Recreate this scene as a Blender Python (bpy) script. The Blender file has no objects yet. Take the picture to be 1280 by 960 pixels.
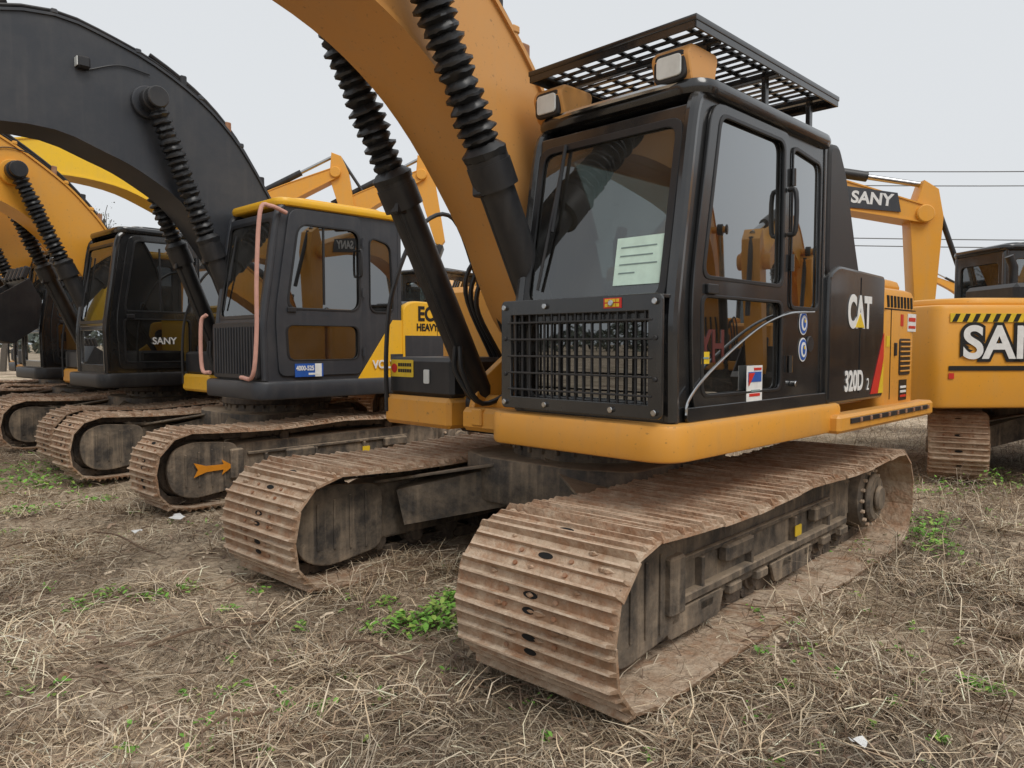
import bpy, math, random, bmesh
import numpy as np
from mathutils import Vector, Matrix
random.seed(7); rng=np.random.default_rng(7)
R=math.radians
scn=bpy.context.scene
COL=scn.collection

# ------------------------------------------------------------ materials
def nmat(name):
    m=bpy.data.materials.new(name); m.use_nodes=True
    nt=m.node_tree; b=nt.nodes['Principled BSDF']
    return m,nt,b
def N(nt,t,**k):
    n=nt.nodes.new(t)
    for a,v in k.items(): setattr(n,a,v)
    return n
def paint(name,col,rough=.35,dust=.35,top=.5,dcol=(.36,.29,.21),metal=0.0,sc=2.5,bump=.0,coat=0.0,streak=True,rustc=None):
    m,nt,b=nmat(name); L=nt.links.new
    tc=N(nt,'ShaderNodeTexCoord')
    n1=N(nt,'ShaderNodeTexNoise'); n1.inputs['Scale'].default_value=sc; n1.inputs['Detail'].default_value=9; n1.inputs['Roughness'].default_value=.7
    L(tc.outputs['Object'],n1.inputs['Vector'])
    r1=N(nt,'ShaderNodeMapRange'); r1.inputs[1].default_value=.40; r1.inputs[2].default_value=.72; r1.inputs[4].default_value=dust
    L(n1.outputs[0],r1.inputs[0])
    geo=N(nt,'ShaderNodeNewGeometry'); sx=N(nt,'ShaderNodeSeparateXYZ'); L(geo.outputs['Normal'],sx.inputs[0])
    n2=N(nt,'ShaderNodeTexNoise'); n2.inputs['Scale'].default_value=sc*3.1; n2.inputs['Detail'].default_value=6
    L(tc.outputs['Object'],n2.inputs['Vector'])
    up=N(nt,'ShaderNodeMapRange'); up.inputs[1].default_value=.35; up.inputs[2].default_value=1.0; up.inputs[4].default_value=top*1.5
    L(sx.outputs['Z'],up.inputs[0])
    mu=N(nt,'ShaderNodeMath',operation='MULTIPLY'); L(up.outputs[0],mu.inputs[0]); L(n2.outputs[0],mu.inputs[1])
    ad=N(nt,'ShaderNodeMath',operation='ADD',use_clamp=True); L(mu.outputs[0],ad.inputs[0]); L(r1.outputs[0],ad.inputs[1])
    fac=ad
    if streak:
        mp=N(nt,'ShaderNodeMapping'); mp.inputs['Scale'].default_value=(9,9,.7); L(tc.outputs['Object'],mp.inputs[0])
        n3=N(nt,'ShaderNodeTexNoise'); n3.inputs['Scale'].default_value=1.6; n3.inputs['Detail'].default_value=5; L(mp.outputs[0],n3.inputs['Vector'])
        r3=N(nt,'ShaderNodeMapRange'); r3.inputs[1].default_value=.52; r3.inputs[2].default_value=.8; r3.inputs[4].default_value=dust*.8
        L(n3.outputs[0],r3.inputs[0])
        a2=N(nt,'ShaderNodeMath',operation='ADD',use_clamp=True); L(ad.outputs[0],a2.inputs[0]); L(r3.outputs[0],a2.inputs[1]); fac=a2
    mx=N(nt,'ShaderNodeMixRGB'); mx.inputs[1].default_value=(*col,1); mx.inputs[2].default_value=(*dcol,1)
    L(fac.outputs[0],mx.inputs[0])
    if rustc:
        n6=N(nt,'ShaderNodeTexNoise'); n6.inputs['Scale'].default_value=sc*1.7; n6.inputs['Detail'].default_value=8; n6.inputs['Roughness'].default_value=.75
        mp6=N(nt,'ShaderNodeMapping'); mp6.inputs['Location'].default_value=(7,3,5); L(tc.outputs['Object'],mp6.inputs[0]); L(mp6.outputs[0],n6.inputs['Vector'])
        r6=N(nt,'ShaderNodeMapRange'); r6.inputs[1].default_value=.47; r6.inputs[2].default_value=.66; r6.inputs[4].default_value=.8; L(n6.outputs[0],r6.inputs[0])
        mx6=N(nt,'ShaderNodeMixRGB'); mx6.inputs[2].default_value=(*rustc,1); L(r6.outputs[0],mx6.inputs[0]); L(mx.outputs[0],mx6.inputs[1]); mx=mx6
    n5=N(nt,'ShaderNodeTexNoise'); n5.inputs['Scale'].default_value=sc*16; n5.inputs['Detail'].default_value=3; L(tc.outputs['Object'],n5.inputs['Vector'])
    r5=N(nt,'ShaderNodeMapRange'); r5.inputs[1].default_value=.66; r5.inputs[2].default_value=.74; r5.inputs[4].default_value=min(.6,dust*1.6); L(n5.outputs[0],r5.inputs[0])
    mx5=N(nt,'ShaderNodeMixRGB'); mx5.inputs[2].default_value=(.06,.042,.03,1); L(r5.outputs[0],mx5.inputs[0]); L(mx.outputs[0],mx5.inputs[1])
    L(mx5.outputs[0],b.inputs['Base Color'])
    rr=N(nt,'ShaderNodeMapRange'); rr.inputs[3].default_value=rough; rr.inputs[4].default_value=min(1,rough+.45); L(fac.outputs[0],rr.inputs[0])
    L(rr.outputs[0],b.inputs['Roughness']); b.inputs['Metallic'].default_value=metal
    if coat: b.inputs['Coat Weight'].default_value=coat; b.inputs['Coat Roughness'].default_value=.08
    if bump:
        bp=N(nt,'ShaderNodeBump'); bp.inputs['Strength'].default_value=bump; bp.inputs['Distance'].default_value=.02
        n4=N(nt,'ShaderNodeTexNoise'); n4.inputs['Scale'].default_value=30; n4.inputs['Detail'].default_value=6; L(tc.outputs['Object'],n4.inputs['Vector'])
        L(n4.outputs[0],bp.inputs['Height']); L(bp.outputs[0],b.inputs['Normal'])
    return m
def flat(name,col,rough=.5,metal=0.0):
    m,nt,b=nmat(name); b.inputs['Base Color'].default_value=(*col,1); b.inputs['Roughness'].default_value=rough; b.inputs['Metallic'].default_value=metal
    L=nt.links.new; tc=N(nt,'ShaderNodeTexCoord'); n1=N(nt,'ShaderNodeTexNoise'); n1.inputs['Scale'].default_value=14; n1.inputs['Detail'].default_value=6
    L(tc.outputs['Object'],n1.inputs['Vector'])
    mr=N(nt,'ShaderNodeMapRange'); mr.inputs[3].default_value=.72; mr.inputs[4].default_value=1.12; L(n1.outputs[0],mr.inputs[0])
    mx=N(nt,'ShaderNodeMixRGB',blend_type='MULTIPLY'); mx.inputs[0].default_value=1; mx.inputs[1].default_value=(*col,1); L(mr.outputs[0],mx.inputs[2]); L(mx.outputs[0],b.inputs['Base Color'])
    return m
def glass(name,tint,refl=1.0,base=.05):
    m,nt,b=nmat(name); L=nt.links.new
    nt.nodes.remove(b); out=nt.nodes['Material Output']
    tr=N(nt,'ShaderNodeBsdfTransparent'); tr.inputs[0].default_value=(*tint,1)
    gl=N(nt,'ShaderNodeBsdfGlossy'); gl.inputs['Roughness'].default_value=.012; gl.inputs[0].default_value=(.92,.95,.97,1)
    lw=N(nt,'ShaderNodeFresnel'); lw.inputs[0].default_value=1.5
    tc=N(nt,'ShaderNodeTexCoord'); nz=N(nt,'ShaderNodeTexNoise'); nz.inputs['Scale'].default_value=2.2; nz.inputs['Detail'].default_value=7; L(tc.outputs['Object'],nz.inputs['Vector'])
    mu=N(nt,'ShaderNodeMath',operation='MULTIPLY_ADD',use_clamp=True); mu.inputs[1].default_value=1.5*refl; mu.inputs[2].default_value=base; L(lw.outputs[0],mu.inputs[0])
    mx=N(nt,'ShaderNodeMixShader'); L(mu.outputs[0],mx.inputs[0]); L(tr.outputs[0],mx.inputs[1]); L(gl.outputs[0],mx.inputs[2])
    df=N(nt,'ShaderNodeBsdfDiffuse'); df.inputs[0].default_value=(.35,.33,.3,1)
    mr=N(nt,'ShaderNodeMapRange'); mr.inputs[1].default_value=.4; mr.inputs[2].default_value=.8; mr.inputs[3].default_value=.02; mr.inputs[4].default_value=.11; L(nz.outputs[0],mr.inputs[0])
    m2=N(nt,'ShaderNodeMixShader'); L(mr.outputs[0],m2.inputs[0]); L(mx.outputs[0],m2.inputs[1]); L(df.outputs[0],m2.inputs[2])
    L(m2.outputs[0],out.inputs[0]); return m

M={}
M['cat']=paint('orange_paint',(.72,.325,.040),.36,.26,.38,dcol=(.44,.28,.14))
M['catboom']=paint('boom_paint',(.64,.305,.080),.42,.22,.25,dcol=(.48,.33,.19))
M['black']=paint('black_paint',(.012,.013,.015),.20,.08,.30,dcol=(.20,.18,.15),coat=.5)
M['gray']=paint('dark_gray_paint',(.030,.034,.042),.38,.12,.3,dcol=(.2,.18,.16))
M['vyel']=paint('yellow_paint',(.88,.48,.02),.36,.12,.25)
M['sany']=paint('amber_paint',(.76,.345,.035),.38,.18,.3,dcol=(.5,.33,.16))
M['yel2']=paint('bright_yellow_paint',(.90,.56,.015),.4,.12,.3)
M['frame']=paint('undercarriage_paint',(.055,.048,.042),.6,.75,1.0,dcol=(.37,.285,.20),sc=3.5,bump=.4)
M['shoe']=paint('track_steel_dirty',(.28,.17,.10),.7,.95,.6,dcol=(.58,.46,.34),sc=4.5,bump=.8,streak=False,rustc=(.32,.155,.075))
M['tip']=paint('track_grouser_worn',(.66,.52,.39),.45,.75,.2,dcol=(.36,.20,.11),sc=8,bump=.5,streak=False)
M['link']=paint('track_link',(.04,.032,.028),.6,.7,.6,dcol=(.25,.19,.135),sc=6,bump=.4)
M['hole']=flat('hole_dark',(.006,.006,.006),.9)
M['rust']=paint('rusty_steel',(.26,.105,.045),.7,.7,.4,dcol=(.42,.30,.21),sc=9,streak=False)
M['rubber']=paint('rubber_bellows',(.011,.012,.014),.38,.08,.12,dcol=(.12,.11,.10))
M['steelblk']=paint('black_steel',(.012,.013,.016),.40,.13,.30,dcol=(.16,.14,.12))
M['chrome']=flat('chrome',(.5,.5,.5),.18,1.0)
M['white']=flat('white_vinyl',(.80,.80,.78),.45)
M['red']=flat('red_vinyl',(.62,.03,.02),.4)
M['dred']=flat('faded_red_vinyl',(.10,.018,.015),.5)
M['blue']=flat('blue_vinyl',(.02,.10,.42),.4)
M['yelv']=flat('yellow_vinyl',(.80,.55,.03),.4)
M['org']=flat('orange_vinyl',(.80,.30,.02),.45)
M['blkv']=flat('black_vinyl',(.012,.012,.012),.4)
M['paper']=flat('paper',(.66,.86,.75),.7)
M['ink']=flat('ink',(.22,.30,.29),.8)
M['pink']=flat('foam_pink',(.66,.36,.29),.85)
M['seat']=flat('seat_fabric',(.022,.022,.025),.85)
M['lens']=flat('lamp_lens',(.70,.72,.70),.15)
M['twig']=flat('twig_bark',(.17,.11,.07),.9)
M['bark']=flat('bark',(.10,.085,.07),.9)
M['glass']=glass('cab_glass',(.48,.52,.51),.9)
M['glassd']=glass('tinted_glass',(.045,.055,.06),1.8,.10)

# ------------------------------------------------------------ mesh builder
def XZ(y): return Matrix(((1,0,0,0),(0,0,-1,y),(0,1,0,0),(0,0,0,1)))
def YZ(x): return Matrix(((0,0,1,x),(1,0,0,0),(0,1,0,0),(0,0,0,1)))
def XY(z): return Matrix.Translation((0,0,z))
def area(p): return sum(p[i][0]*p[(i+1)%len(p)][1]-p[(i+1)%len(p)][0]*p[i][1] for i in range(len(p)))/2
def rp(pts,r=.05,n=4):
    out=[];k=len(pts)
    for i in range(k):
        p=Vector(pts[i][:2]); a=Vector(pts[i-1][:2])-p; b=Vector(pts[(i+1)%k][:2])-p
        rr=r[i] if isinstance(r,(list,tuple)) else r
        if rr<=0 or a.length<1e-6 or b.length<1e-6: out.append(tuple(p)); continue
        l=min(rr,a.length*.48,b.length*.48)
        p0=p+a.normalized()*l; p2=p+b.normalized()*l
        for j in range(n+1):
            t=j/n; q=p0*(1-t)**2+p*2*t*(1-t)+p2*t*t; out.append((q.x,q.y))
    return out
def rect(x0,y0,x1,y1): return [(x0,y0),(x1,y0),(x1,y1),(x0,y1)]

class Part:
    def __init__(s,name): s.n=name; s.v=[]; s.f=[]; s.m=[]; s.mats=[]
    def mi(s,mat):
        mm=M[mat] if isinstance(mat,str) else mat
        if mm not in s.mats: s.mats.append(mm)
        return s.mats.index(mm)
    def add(s,vs,fs,mat,T=None):
        o=len(s.v); k=s.mi(mat)
        if T is not None: vs=[T@Vector(v) for v in vs]
        s.v.extend([tuple(v) for v in vs]); s.f.extend([tuple(i+o for i in f) for f in fs]); s.m.extend([k]*len(fs))
    def plate(s,outer,holes,t,mat,T,bev=.006):
        cu=bpy.data.curves.new('tmp','CURVE'); cu.dimensions='2D'; cu.fill_mode='BOTH'
        cu.extrude=max(t/2-bev,.0005); cu.bevel_depth=bev; cu.bevel_resolution=1
        for i,p in enumerate([outer]+list(holes)):
            p=list(p); ar=area(p)
            if (i==0 and ar<0) or (i>0 and ar>0): p.reverse()
            sp=cu.splines.new('POLY'); sp.points.add(len(p)-1)
            for j,q in enumerate(p): sp.points[j].co=(q[0],q[1],0,1)
            sp.use_cyclic_u=True
        ob=bpy.data.objects.new('tmp',cu); me=ob.to_mesh()
        vs=[v.co.copy() for v in me.vertices]; fs=[tuple(p.vertices) for p in me.polygons]
        ob.to_mesh_clear(); bpy.data.objects.remove(ob); bpy.data.curves.remove(cu)
        s.add(vs,fs,mat,T)
    def box(s,c,d,mat,b=.01,T=None):
        x,y,z=[q/2 for q in d]; b=min(b,x*.45,y*.45,z*.45)
        vs=[];idx={}
        for sx in(-1,1):
            for sy in(-1,1):
                for sz in(-1,1):
                    for ax in range(3):
                        q=[sx*(x-b),sy*(y-b),sz*(z-b)]; q[ax]=(sx,sy,sz)[ax]*(x,y,z)[ax]
                        idx[(sx,sy,sz,ax)]=len(vs); vs.append((q[0]+c[0],q[1]+c[1],q[2]+c[2]))
        fs=[]
        for ax in range(3):
            o=[a for a in range(3) if a!=ax]
            for sg in(-1,1):
                loop=[]
                for p,q in((-1,-1),(1,-1),(1,1),(-1,1)):
                    k=[0,0,0];k[ax]=sg;k[o[0]]=p;k[o[1]]=q; loop.append(idx[(k[0],k[1],k[2],ax)])
                if (sg==1)==(ax==1): loop.reverse()
                fs.append(loop)
        for ax in range(3):
            o=[a for a in range(3) if a!=ax]
            for p in(-1,1):
                for q in(-1,1):
                    def K(e,face):
                        k=[0,0,0];k[ax]=e;k[o[0]]=p;k[o[1]]=q; return idx[(k[0],k[1],k[2],face)]
                    fs.append([K(-1,o[0]),K(1,o[0]),K(1,o[1]),K(-1,o[1])])
        for sx in(-1,1):
            for sy in(-1,1):
                for sz in(-1,1): fs.append([idx[(sx,sy,sz,a)] for a in range(3)])
        s.add(vs,fs,mat,T)
    def lathe(s,p0,p1,prof,mat,seg=16,cap=True):
        p0=Vector(p0);p1=Vector(p1);d=p1-p0; dn=d.normalized()
        a=dn.orthogonal().normalized(); b=dn.cross(a); vs=[];fs=[]
        for t,r in prof:
            c=p0+d*t
            for i in range(seg):
                an=2*math.pi*i/seg; vs.append(c+(a*math.cos(an)+b*math.sin(an))*r)
        for k in range(len(prof)-1):
            for i in range(seg):
                j=(i+1)%seg; fs.append((k*seg+i,k*seg+j,(k+1)*seg+j,(k+1)*seg+i))
        if cap: fs.append(tuple(reversed(range(seg)))); fs.append(tuple(range((len(prof)-1)*seg,len(prof)*seg)))
        s.add(vs,fs,mat)
    def cyl(s,p0,p1,r,mat,r1=None,seg=16): s.lathe(p0,p1,[(0,r),(1,r if r1 is None else r1)],mat,seg)
    def disc(s,p0,p1,r,mat,seg=24,b=.01):
        L=(Vector(p1)-Vector(p0)).length; e=min(.4,b/L); s.lathe(p0,p1,[(0,r-b),(e,r),(1-e,r),(1,r-b)],mat,seg)
    def tube(s,pts,r,mat,seg=8):
        pts=[Vector(p) for p in pts]; vs=[];fs=[];n=len(pts); prev=None
        for i,p in enumerate(pts):
            t=(pts[min(i+1,n-1)]-pts[max(i-1,0)]).normalized()
            a=t.orthogonal() if prev is None else prev-t*prev.dot(t)
            a.normalize(); prev=a; b=t.cross(a)
            for k in range(seg):
                an=2*math.pi*k/seg; vs.append(p+(a*math.cos(an)+b*math.sin(an))*r)
        for i in range(n-1):
            for k in range(seg):
                j=(k+1)%seg; fs.append((i*seg+k,i*seg+j,(i+1)*seg+j,(i+1)*seg+k))
        fs.append(tuple(reversed(range(seg)))); fs.append(tuple(range((n-1)*seg,n*seg)))
        s.add(vs,fs,mat)
    def beam(s,p0,p1,w0,h0,w1,h1,mat):
        p0=Vector(p0);p1=Vector(p1); t=(p1-p0).normalized(); sd=t.cross(Vector((0,0,1))).normalized(); up=sd.cross(t)
        vs=[]
        for p,w,h in((p0,w0,h0),(p1,w1,h1)):
            for a,b in((-1,-1),(1,-1),(1,1),(-1,1)): vs.append(p+sd*a*w/2+up*b*h/2)
        s.add(vs,[(0,1,2,3),(7,6,5,4),(0,4,5,1),(1,5,6,2),(2,6,7,3),(3,7,4,0)],mat)
    def ribbon(s,pts,w,t,mat,T=None):
        vs=[];n=len(pts)
        for i,p in enumerate(pts):
            a=Vector(pts[max(i-1,0)]); b=Vector(pts[min(i+1,n-1)]); d=(b-a).normalized(); nn=Vector((-d.y,d.x))*t/2
            q=Vector(p)
            for sy in(-w/2,w/2):
                for sg in(-1,1): vs.append((q.x+nn.x*sg,sy,q.y+nn.y*sg))
        fs=[]
        for i in range(n-1):
            o=4*i; fs+= [(o,o+4,o+5,o+1),(o+2,o+3,o+7,o+6),(o,o+2,o+6,o+4),(o+1,o+5,o+7,o+3)]
        fs+=[(0,1,3,2),(4*n-4,4*n-2,4*n-1,4*n-3)]
        s.add(vs,fs,mat,T)
    def mesh(s):
        me=bpy.data.meshes.new(s.n); me.from_pydata(s.v,[],s.f)
        for m in s.mats: me.materials.append(m)
        me.polygons.foreach_set('material_index',s.m)
        me.polygons.foreach_set('use_smooth',[True]*len(s.f))
        bm=bmesh.new(); bm.from_mesh(me); bmesh.ops.recalc_face_normals(bm,faces=bm.faces); bm.to_mesh(me); bm.free()
        me.set_sharp_from_angle(angle=R(32)); me.update(); return me
    def build(s,parent=None,loc=(0,0,0)):
        ob=bpy.data.objects.new(s.n,s.mesh()); COL.objects.link(ob); ob.parent=parent; ob.location=loc; return ob

def curve_pts(pts,n=6):
    P=[Vector(p) for p in pts]; P=[P[0]*2-P[1]]+P+[P[-1]*2-P[-2]]; out=[]
    for i in range(1,len(P)-2):
        for j in range(n):
            t=j/n; a,b,c,d=P[i-1],P[i],P[i+1],P[i+2]
            out.append(.5*((2*b)+(c-a)*t+(2*a-5*b+4*c-d)*t*t+(3*b-a-3*c+d)*t**3))
    out.append(P[-2]); return out
def empty(name,parent=None,loc=(0,0,0),rz=0):
    e=bpy.data.objects.new(name,None); COL.objects.link(e); e.parent=parent; e.location=loc; e.rotation_euler=(0,0,rz); e.empty_display_size=.3; return e
def text(s,size,loc,side,mat,parent,name='decal_text',bold=.0,sx=1.0,tilt=0):
    cu=bpy.data.curves.new(name,'FONT'); cu.body=s; cu.size=size; cu.extrude=.0015; cu.offset=bold; cu.align_x='CENTER'; cu.align_y='CENTER'
    cu.materials.append(M[mat]); ob=bpy.data.objects.new(name,cu); COL.objects.link(ob); ob.parent=parent
    if side=='L': Mx=Matrix(((-1,0,0),(0,0,1),(0,1,0)))
    elif side=='R': Mx=Matrix(((1,0,0),(0,0,-1),(0,1,0)))
    elif side=='F': Mx=Matrix(((0,0,1),(1,0,0),(0,1,0)))
    else: Mx=Matrix(((0,0,-1),(-1,0,0),(0,1,0)))
    ob.matrix_local=Matrix.Translation(loc)@Mx.to_4x4()@Matrix.Rotation(tilt,4,'Z')@Matrix.Diagonal((sx,1,1,1)); return ob

# ------------------------------------------------------------ tracks
tcache={}
def track_mesh(w):
    if w in tcache: return tcache[w]
    P=Part('track_chain'); Rr=.37; z0=.035; xi=1.74; xr=-1.74
    pts=[]
    for i in range(40): pts.append((xr+(xi-xr)*i/40,z0))
    for i in range(28):
        a=-math.pi/2+math.pi*i/28; e=.72 if a<0 else .92
        ca=abs(math.cos(a))**e; sa=(abs(math.sin(a))**e)*(1 if a>0 else -1)
        pts.append((xi+Rr*ca*1.03,z0+Rr+Rr*sa))
    for i in range(40):
        t=i/40; sag=.035*math.sin(math.pi*min(1,t*2))+ (.03*math.sin(math.pi*(t*2-1)) if t>.5 else 0)
        pts.append((xi+(xr-xi)*t,z0+2*Rr-sag))
    for i in range(24): a=math.pi/2+math.pi*i/24; pts.append((xr+Rr*math.cos(a),z0+Rr+Rr*math.sin(a)))
    pts=[Vector(p) for p in pts]; L=[0]
    for i in range(len(pts)): L.append(L[-1]+(pts[(i+1)%len(pts)]-pts[i]).length)
    tot=L[-1]; n=round(tot/.192)
    def at(s):
        s%=tot
        for i in range(len(pts)):
            if L[i+1]>=s:
                t=(s-L[i])/(L[i+1]-L[i]); return pts[i].lerp(pts[(i+1)%len(pts)],t)
    prof=[(-.098,.0),(-.094,.034),(-.082,.034),(-.076,.002),(-.028,.002),(-.022,.024),(-.012,.024),(-.006,.002),(.038,.002),(.044,.024),(.054,.024),(.060,.002),(.090,-.003),(.090,-.014),(-.098,-.014)]
    np_=len(prof); rd=random.Random(3)
    for k in range(n):
        s=tot*k/n; a=at(s-.09); b=at(s+.09); c=(a+b)/2; t=(b-a).normalized(); nn=Vector((t.y,-t.x))
        jy=rd.uniform(-.007,.007); jt=rd.uniform(-.018,.018)
        T=Matrix(((t.x,0,nn.x,c.x),(0,1,0,jy),(t.y,0,nn.y,c.y),(0,0,0,1)))@Matrix.Rotation(jt,4,'Y')@Matrix.Rotation(rd.uniform(-.005,.005),4,'X')
        h=w/2
        ct=lambda p:(.022 if p[1]>.01 else 0)
        ys=[-1,-.5,0,.5,1]; vs=[]
        for yq in ys:
            for p in prof:
                e=1 if p[1]<.01 else 1-rd.uniform(0,.18)
                vs.append((p[0],yq*(h-ct(p)),p[1]*e))
        fa=[];fb=[]
        for q in range(4):
            for i in range(np_):
                j=(i+1)%np_; f=(q*np_+i,q*np_+j,(q+1)*np_+j,(q+1)*np_+i)
                (fb if (prof[i][1]>.02 and prof[j][1]>.02) else fa).append(f)
        fa.append(tuple(range(np_))); fa.append(tuple(reversed(range(4*np_,5*np_))))
        o=len(P.v); P.add(vs,fa,'shoe',T)
        k2=P.mi('tip'); P.f.extend([tuple(i+o for i in f) for f in fb]); P.m.extend([k2]*len(fb))
        def oval(cx,cy,rx,ry,z,mat):
            m=14; v=[(cx+rx*math.cos(2*math.pi*i/m),cy+ry*math.sin(2*math.pi*i/m),z) for i in range(m)]
            v0=[(q[0],q[1],z-.01) for q in v]
            P.add(v+v0,[tuple(range(m))]+[(i,(i+1)%m,m+(i+1)%m,m+i) for i in range(m)],mat,T)
        oval(.016,.0,.0155,.042,.0045,'hole')
        if rd.random()<.75: oval(-.052,.0 ,.015,.036,.0045,'hole')
        for yy in(-.14,.15):
            for tt in(-.052,.016):
                if rd.random()<.8: oval(tt,yy,.011,.011,.012,'rust')
        for _ in range(6):
            my=rd.uniform(-h*.9,h*.9); mt=rd.choice([-.052,.016,.078]); r_=rd.uniform(.008,.018)
            P.lathe(T@Vector((mt,my-r_*rd.uniform(1,3),.002)),T@Vector((mt,my+r_*rd.uniform(1,3),.002)),[(0,r_*.2),(.3,r_*.8),(.6,r_),(1,r_*.2)],'shoe',6)
        for yy in(-.10,.10):
            P.box((0,yy,-.055),(.165,.04,.08),'link',.008,T)
            P.box((.085,yy*.72,-.055),(.06,.03,.06),'link',.008,T)
        P.lathe(T@Vector((.09,-.12,-.055)),T@Vector((.09,.12,-.055)),[(0,.024),(1,.024)],'link',8)
    me=P.mesh(); tcache[w]=me; return me

ucache={}
def undercarriage(root,w,arrow=False):
    for sg,nm in((1,'track_left'),(-1,'track_right')):
        ob=bpy.data.objects.new(nm,track_mesh(w)); COL.objects.link(ob); ob.parent=root; ob.location=(0,1.19*sg,0)
        if sg<0: ob.scale=(1,-1,1)
    key=(w,arrow)
    if key not in ucache:
        P=Part('undercarriage_frame'); zc=.40
        for sg in(1,-1):
            y=1.19*sg
            P.plate(rp([(-1.38,.22),(1.25,.22),(1.42,.30),(1.42,.50),(1.2,.585),(-1.25,.60),(-1.42,.5)],.05),[],.36,'frame',XZ(y),.02)
            P.box((0,y+sg*.20,.30),(2.5,.06,.05),'frame',.008)
            P.box((0.1,y+sg*.195,.50),(2.1,.03,.03),'frame',.006)
            for x in(-.9,-.3,.35,.95): P.box((x,y+sg*.2,.40),(.03,.05,.17),'frame',.005)
            for x in(-.75,.55): P.box((x,y+sg*.215,.45),(.34,.07,.10),'frame',.015)
            P.plate(rp(rect(-.36,.36,-.26,.43),.01),[],.006,'yelv',XZ(y+sg*.232),.001)
            for i in range(8):
                x=-1.25+i*.357
                P.lathe((x,y-.17,.185),(x,y+.17,.185),[(0,.06),(.1,.06),(.1,.085),(.35,.085),(.35,.065),(.65,.065),(.65,.085),(.9,.085),(.9,.06),(1,.06)],'link',14)
                P.box((x,y+sg*.19,.215),(.15,.05,.06),'frame',.01)
            P.plate(rp([(-.55,.12),(.0,.12),(.06,.24),(-.61,.24)],.03),[],.02,'frame',XZ(y+sg*.205),.004)
            P.plate(rp([(.75,.12),(1.28,.12),(1.34,.25),(.7,.25)],.03),[],.02,'frame',XZ(y+sg*.205),.004)
            for x in(-.7,.7):
                P.lathe((x,y-.13,.64),(x,y+.15,.64),[(0,.055),(1,.055)],'link',12)
                P.box((x,y,.60),(.12,.14,.06),'frame',.01)
            P.disc((1.74,y-.07,zc),(1.74,y+.07,zc),.285,'link',28,.02)
            P.disc((1.74,y-.14,zc),(1.74,y+.14,zc),.09,'frame',16,.01)
            for s2 in(sg,-sg):
                P.plate(rp([(1.28,.18),(1.74,.125),(1.93,.20),(1.99,.40),(1.93,.60),(1.74,.665),(1.28,.62)],.10),[],.05,'frame',XZ(y+s2*.215),.01)
                for k in range(4): P.box((1.42+.13*k,y+s2*.246,.40),(.018,.012,.40-.03*k),'frame',.003)
            P.box((1.30,y+sg*.25,.42),(.14,.06,.30),'frame',.02)
            m=42; v=[]
            for i in range(m):
                a=2*math.pi*i/m; r=.31 if i%2 else .265
                v.append((-1.74+r*math.cos(a),zc+r*math.sin(a)))
            P.plate(v,[],.07,'link',XZ(y),.006)
            P.disc((-1.74,y-sg*.02,zc),(-1.74,y+sg*.24,zc),.245,'frame',32,.02)
            P.disc((-1.74,y+sg*.24,zc),(-1.74,y+sg*.29,zc),.19,'frame',32,.02)
            P.disc((-1.74,y+sg*.29,zc),(-1.74,y+sg*.33,zc),.10,'frame',20,.015)
            for i in range(16):
                a=2*math.pi*i/16; cx=-1.74+.218*math.cos(a); cz=zc+.218*math.sin(a)
                P.cyl((cx,y+sg*.235,cz),(cx,y+sg*.262,cz),.014,'tip',seg=6)
            P.box((-1.45,y,.42),(.3,.3,.3),'frame',.03)
            for sx in(1,-1):
                P.beam((.25*sx,.30*sg,.66),(.98*sx,1.06*sg,.44),.62,.30,.50,.26,'frame')
                P.plate([(.1*sx,.1*sg),(.62*sx,.02*sg),(1.28*sx,1.02*sg),(.62*sx,1.04*sg)],[],.02,'frame',Matrix(((1,0,0,0),(0,1,0,0),(0,-.20*sg,1,.83),(0,0,0,1))),.004)
        P.plate(rp([(-.62,-.75),(.62,-.75),(.78,-.4),(.78,.4),(.62,.75),(-.62,.75),(-.78,.4),(-.78,-.4)],.1),[],.32,'frame',XY(.66),.02)
        P.disc((0,0,.80),(0,0,.90),.62,'frame',40,.01)
        P.disc((0,0,.90),(0,0,.985),.66,'link',48,.012)
        for i in range(32):
            a=2*math.pi*i/32; P.cyl((.63*math.cos(a),.63*math.sin(a),.86),(.63*math.cos(a),.63*math.sin(a),.905),.017,'frame',seg=6)
        if arrow:
            P.plate([(1.34,.40),(1.46,.475),(1.44,.425),(1.62,.43),(1.74,.47),(1.70,.40),(1.74,.33),(1.62,.37),(1.44,.375),(1.46,.325)],[],.006,'org',XZ(1.19+.262),.001)
        ucache[key]=P.mesh()
    ob=bpy.data.objects.new('undercarriage_frame',ucache[key]); COL.objects.link(ob); ob.parent=root

# ------------------------------------------------------------ upper structure
PB=[(.35,1.50),(.72,1.72),(.93,2.05),(1.10,2.38),(1.5,2.90),(1.87,3.22),(2.3,3.43),(2.84,3.55),(3.6,3.60),(4.6,3.38),(6.2,2.75)]
PT=[(6.35,3.02),(4.6,4.0),(3.6,4.38),(2.95,4.42),(2.3,4.25),(1.60,3.86),(1.22,3.55),(.90,3.20),(.42,2.50),(.18,1.80)]
VB=[(.35,1.5),(.75,1.9),(1.0,2.4),(1.5,3.1),(1.9,3.4),(2.35,3.6),(3.05,3.75),(4.6,3.5),(6.2,2.9)]
VT=[(6.35,3.2),(4.6,4.2),(3.05,4.80),(2.2,4.72),(1.5,4.42),(1.0,4.02),(.6,3.46),(.25,2.8),(.12,1.9)]

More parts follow.
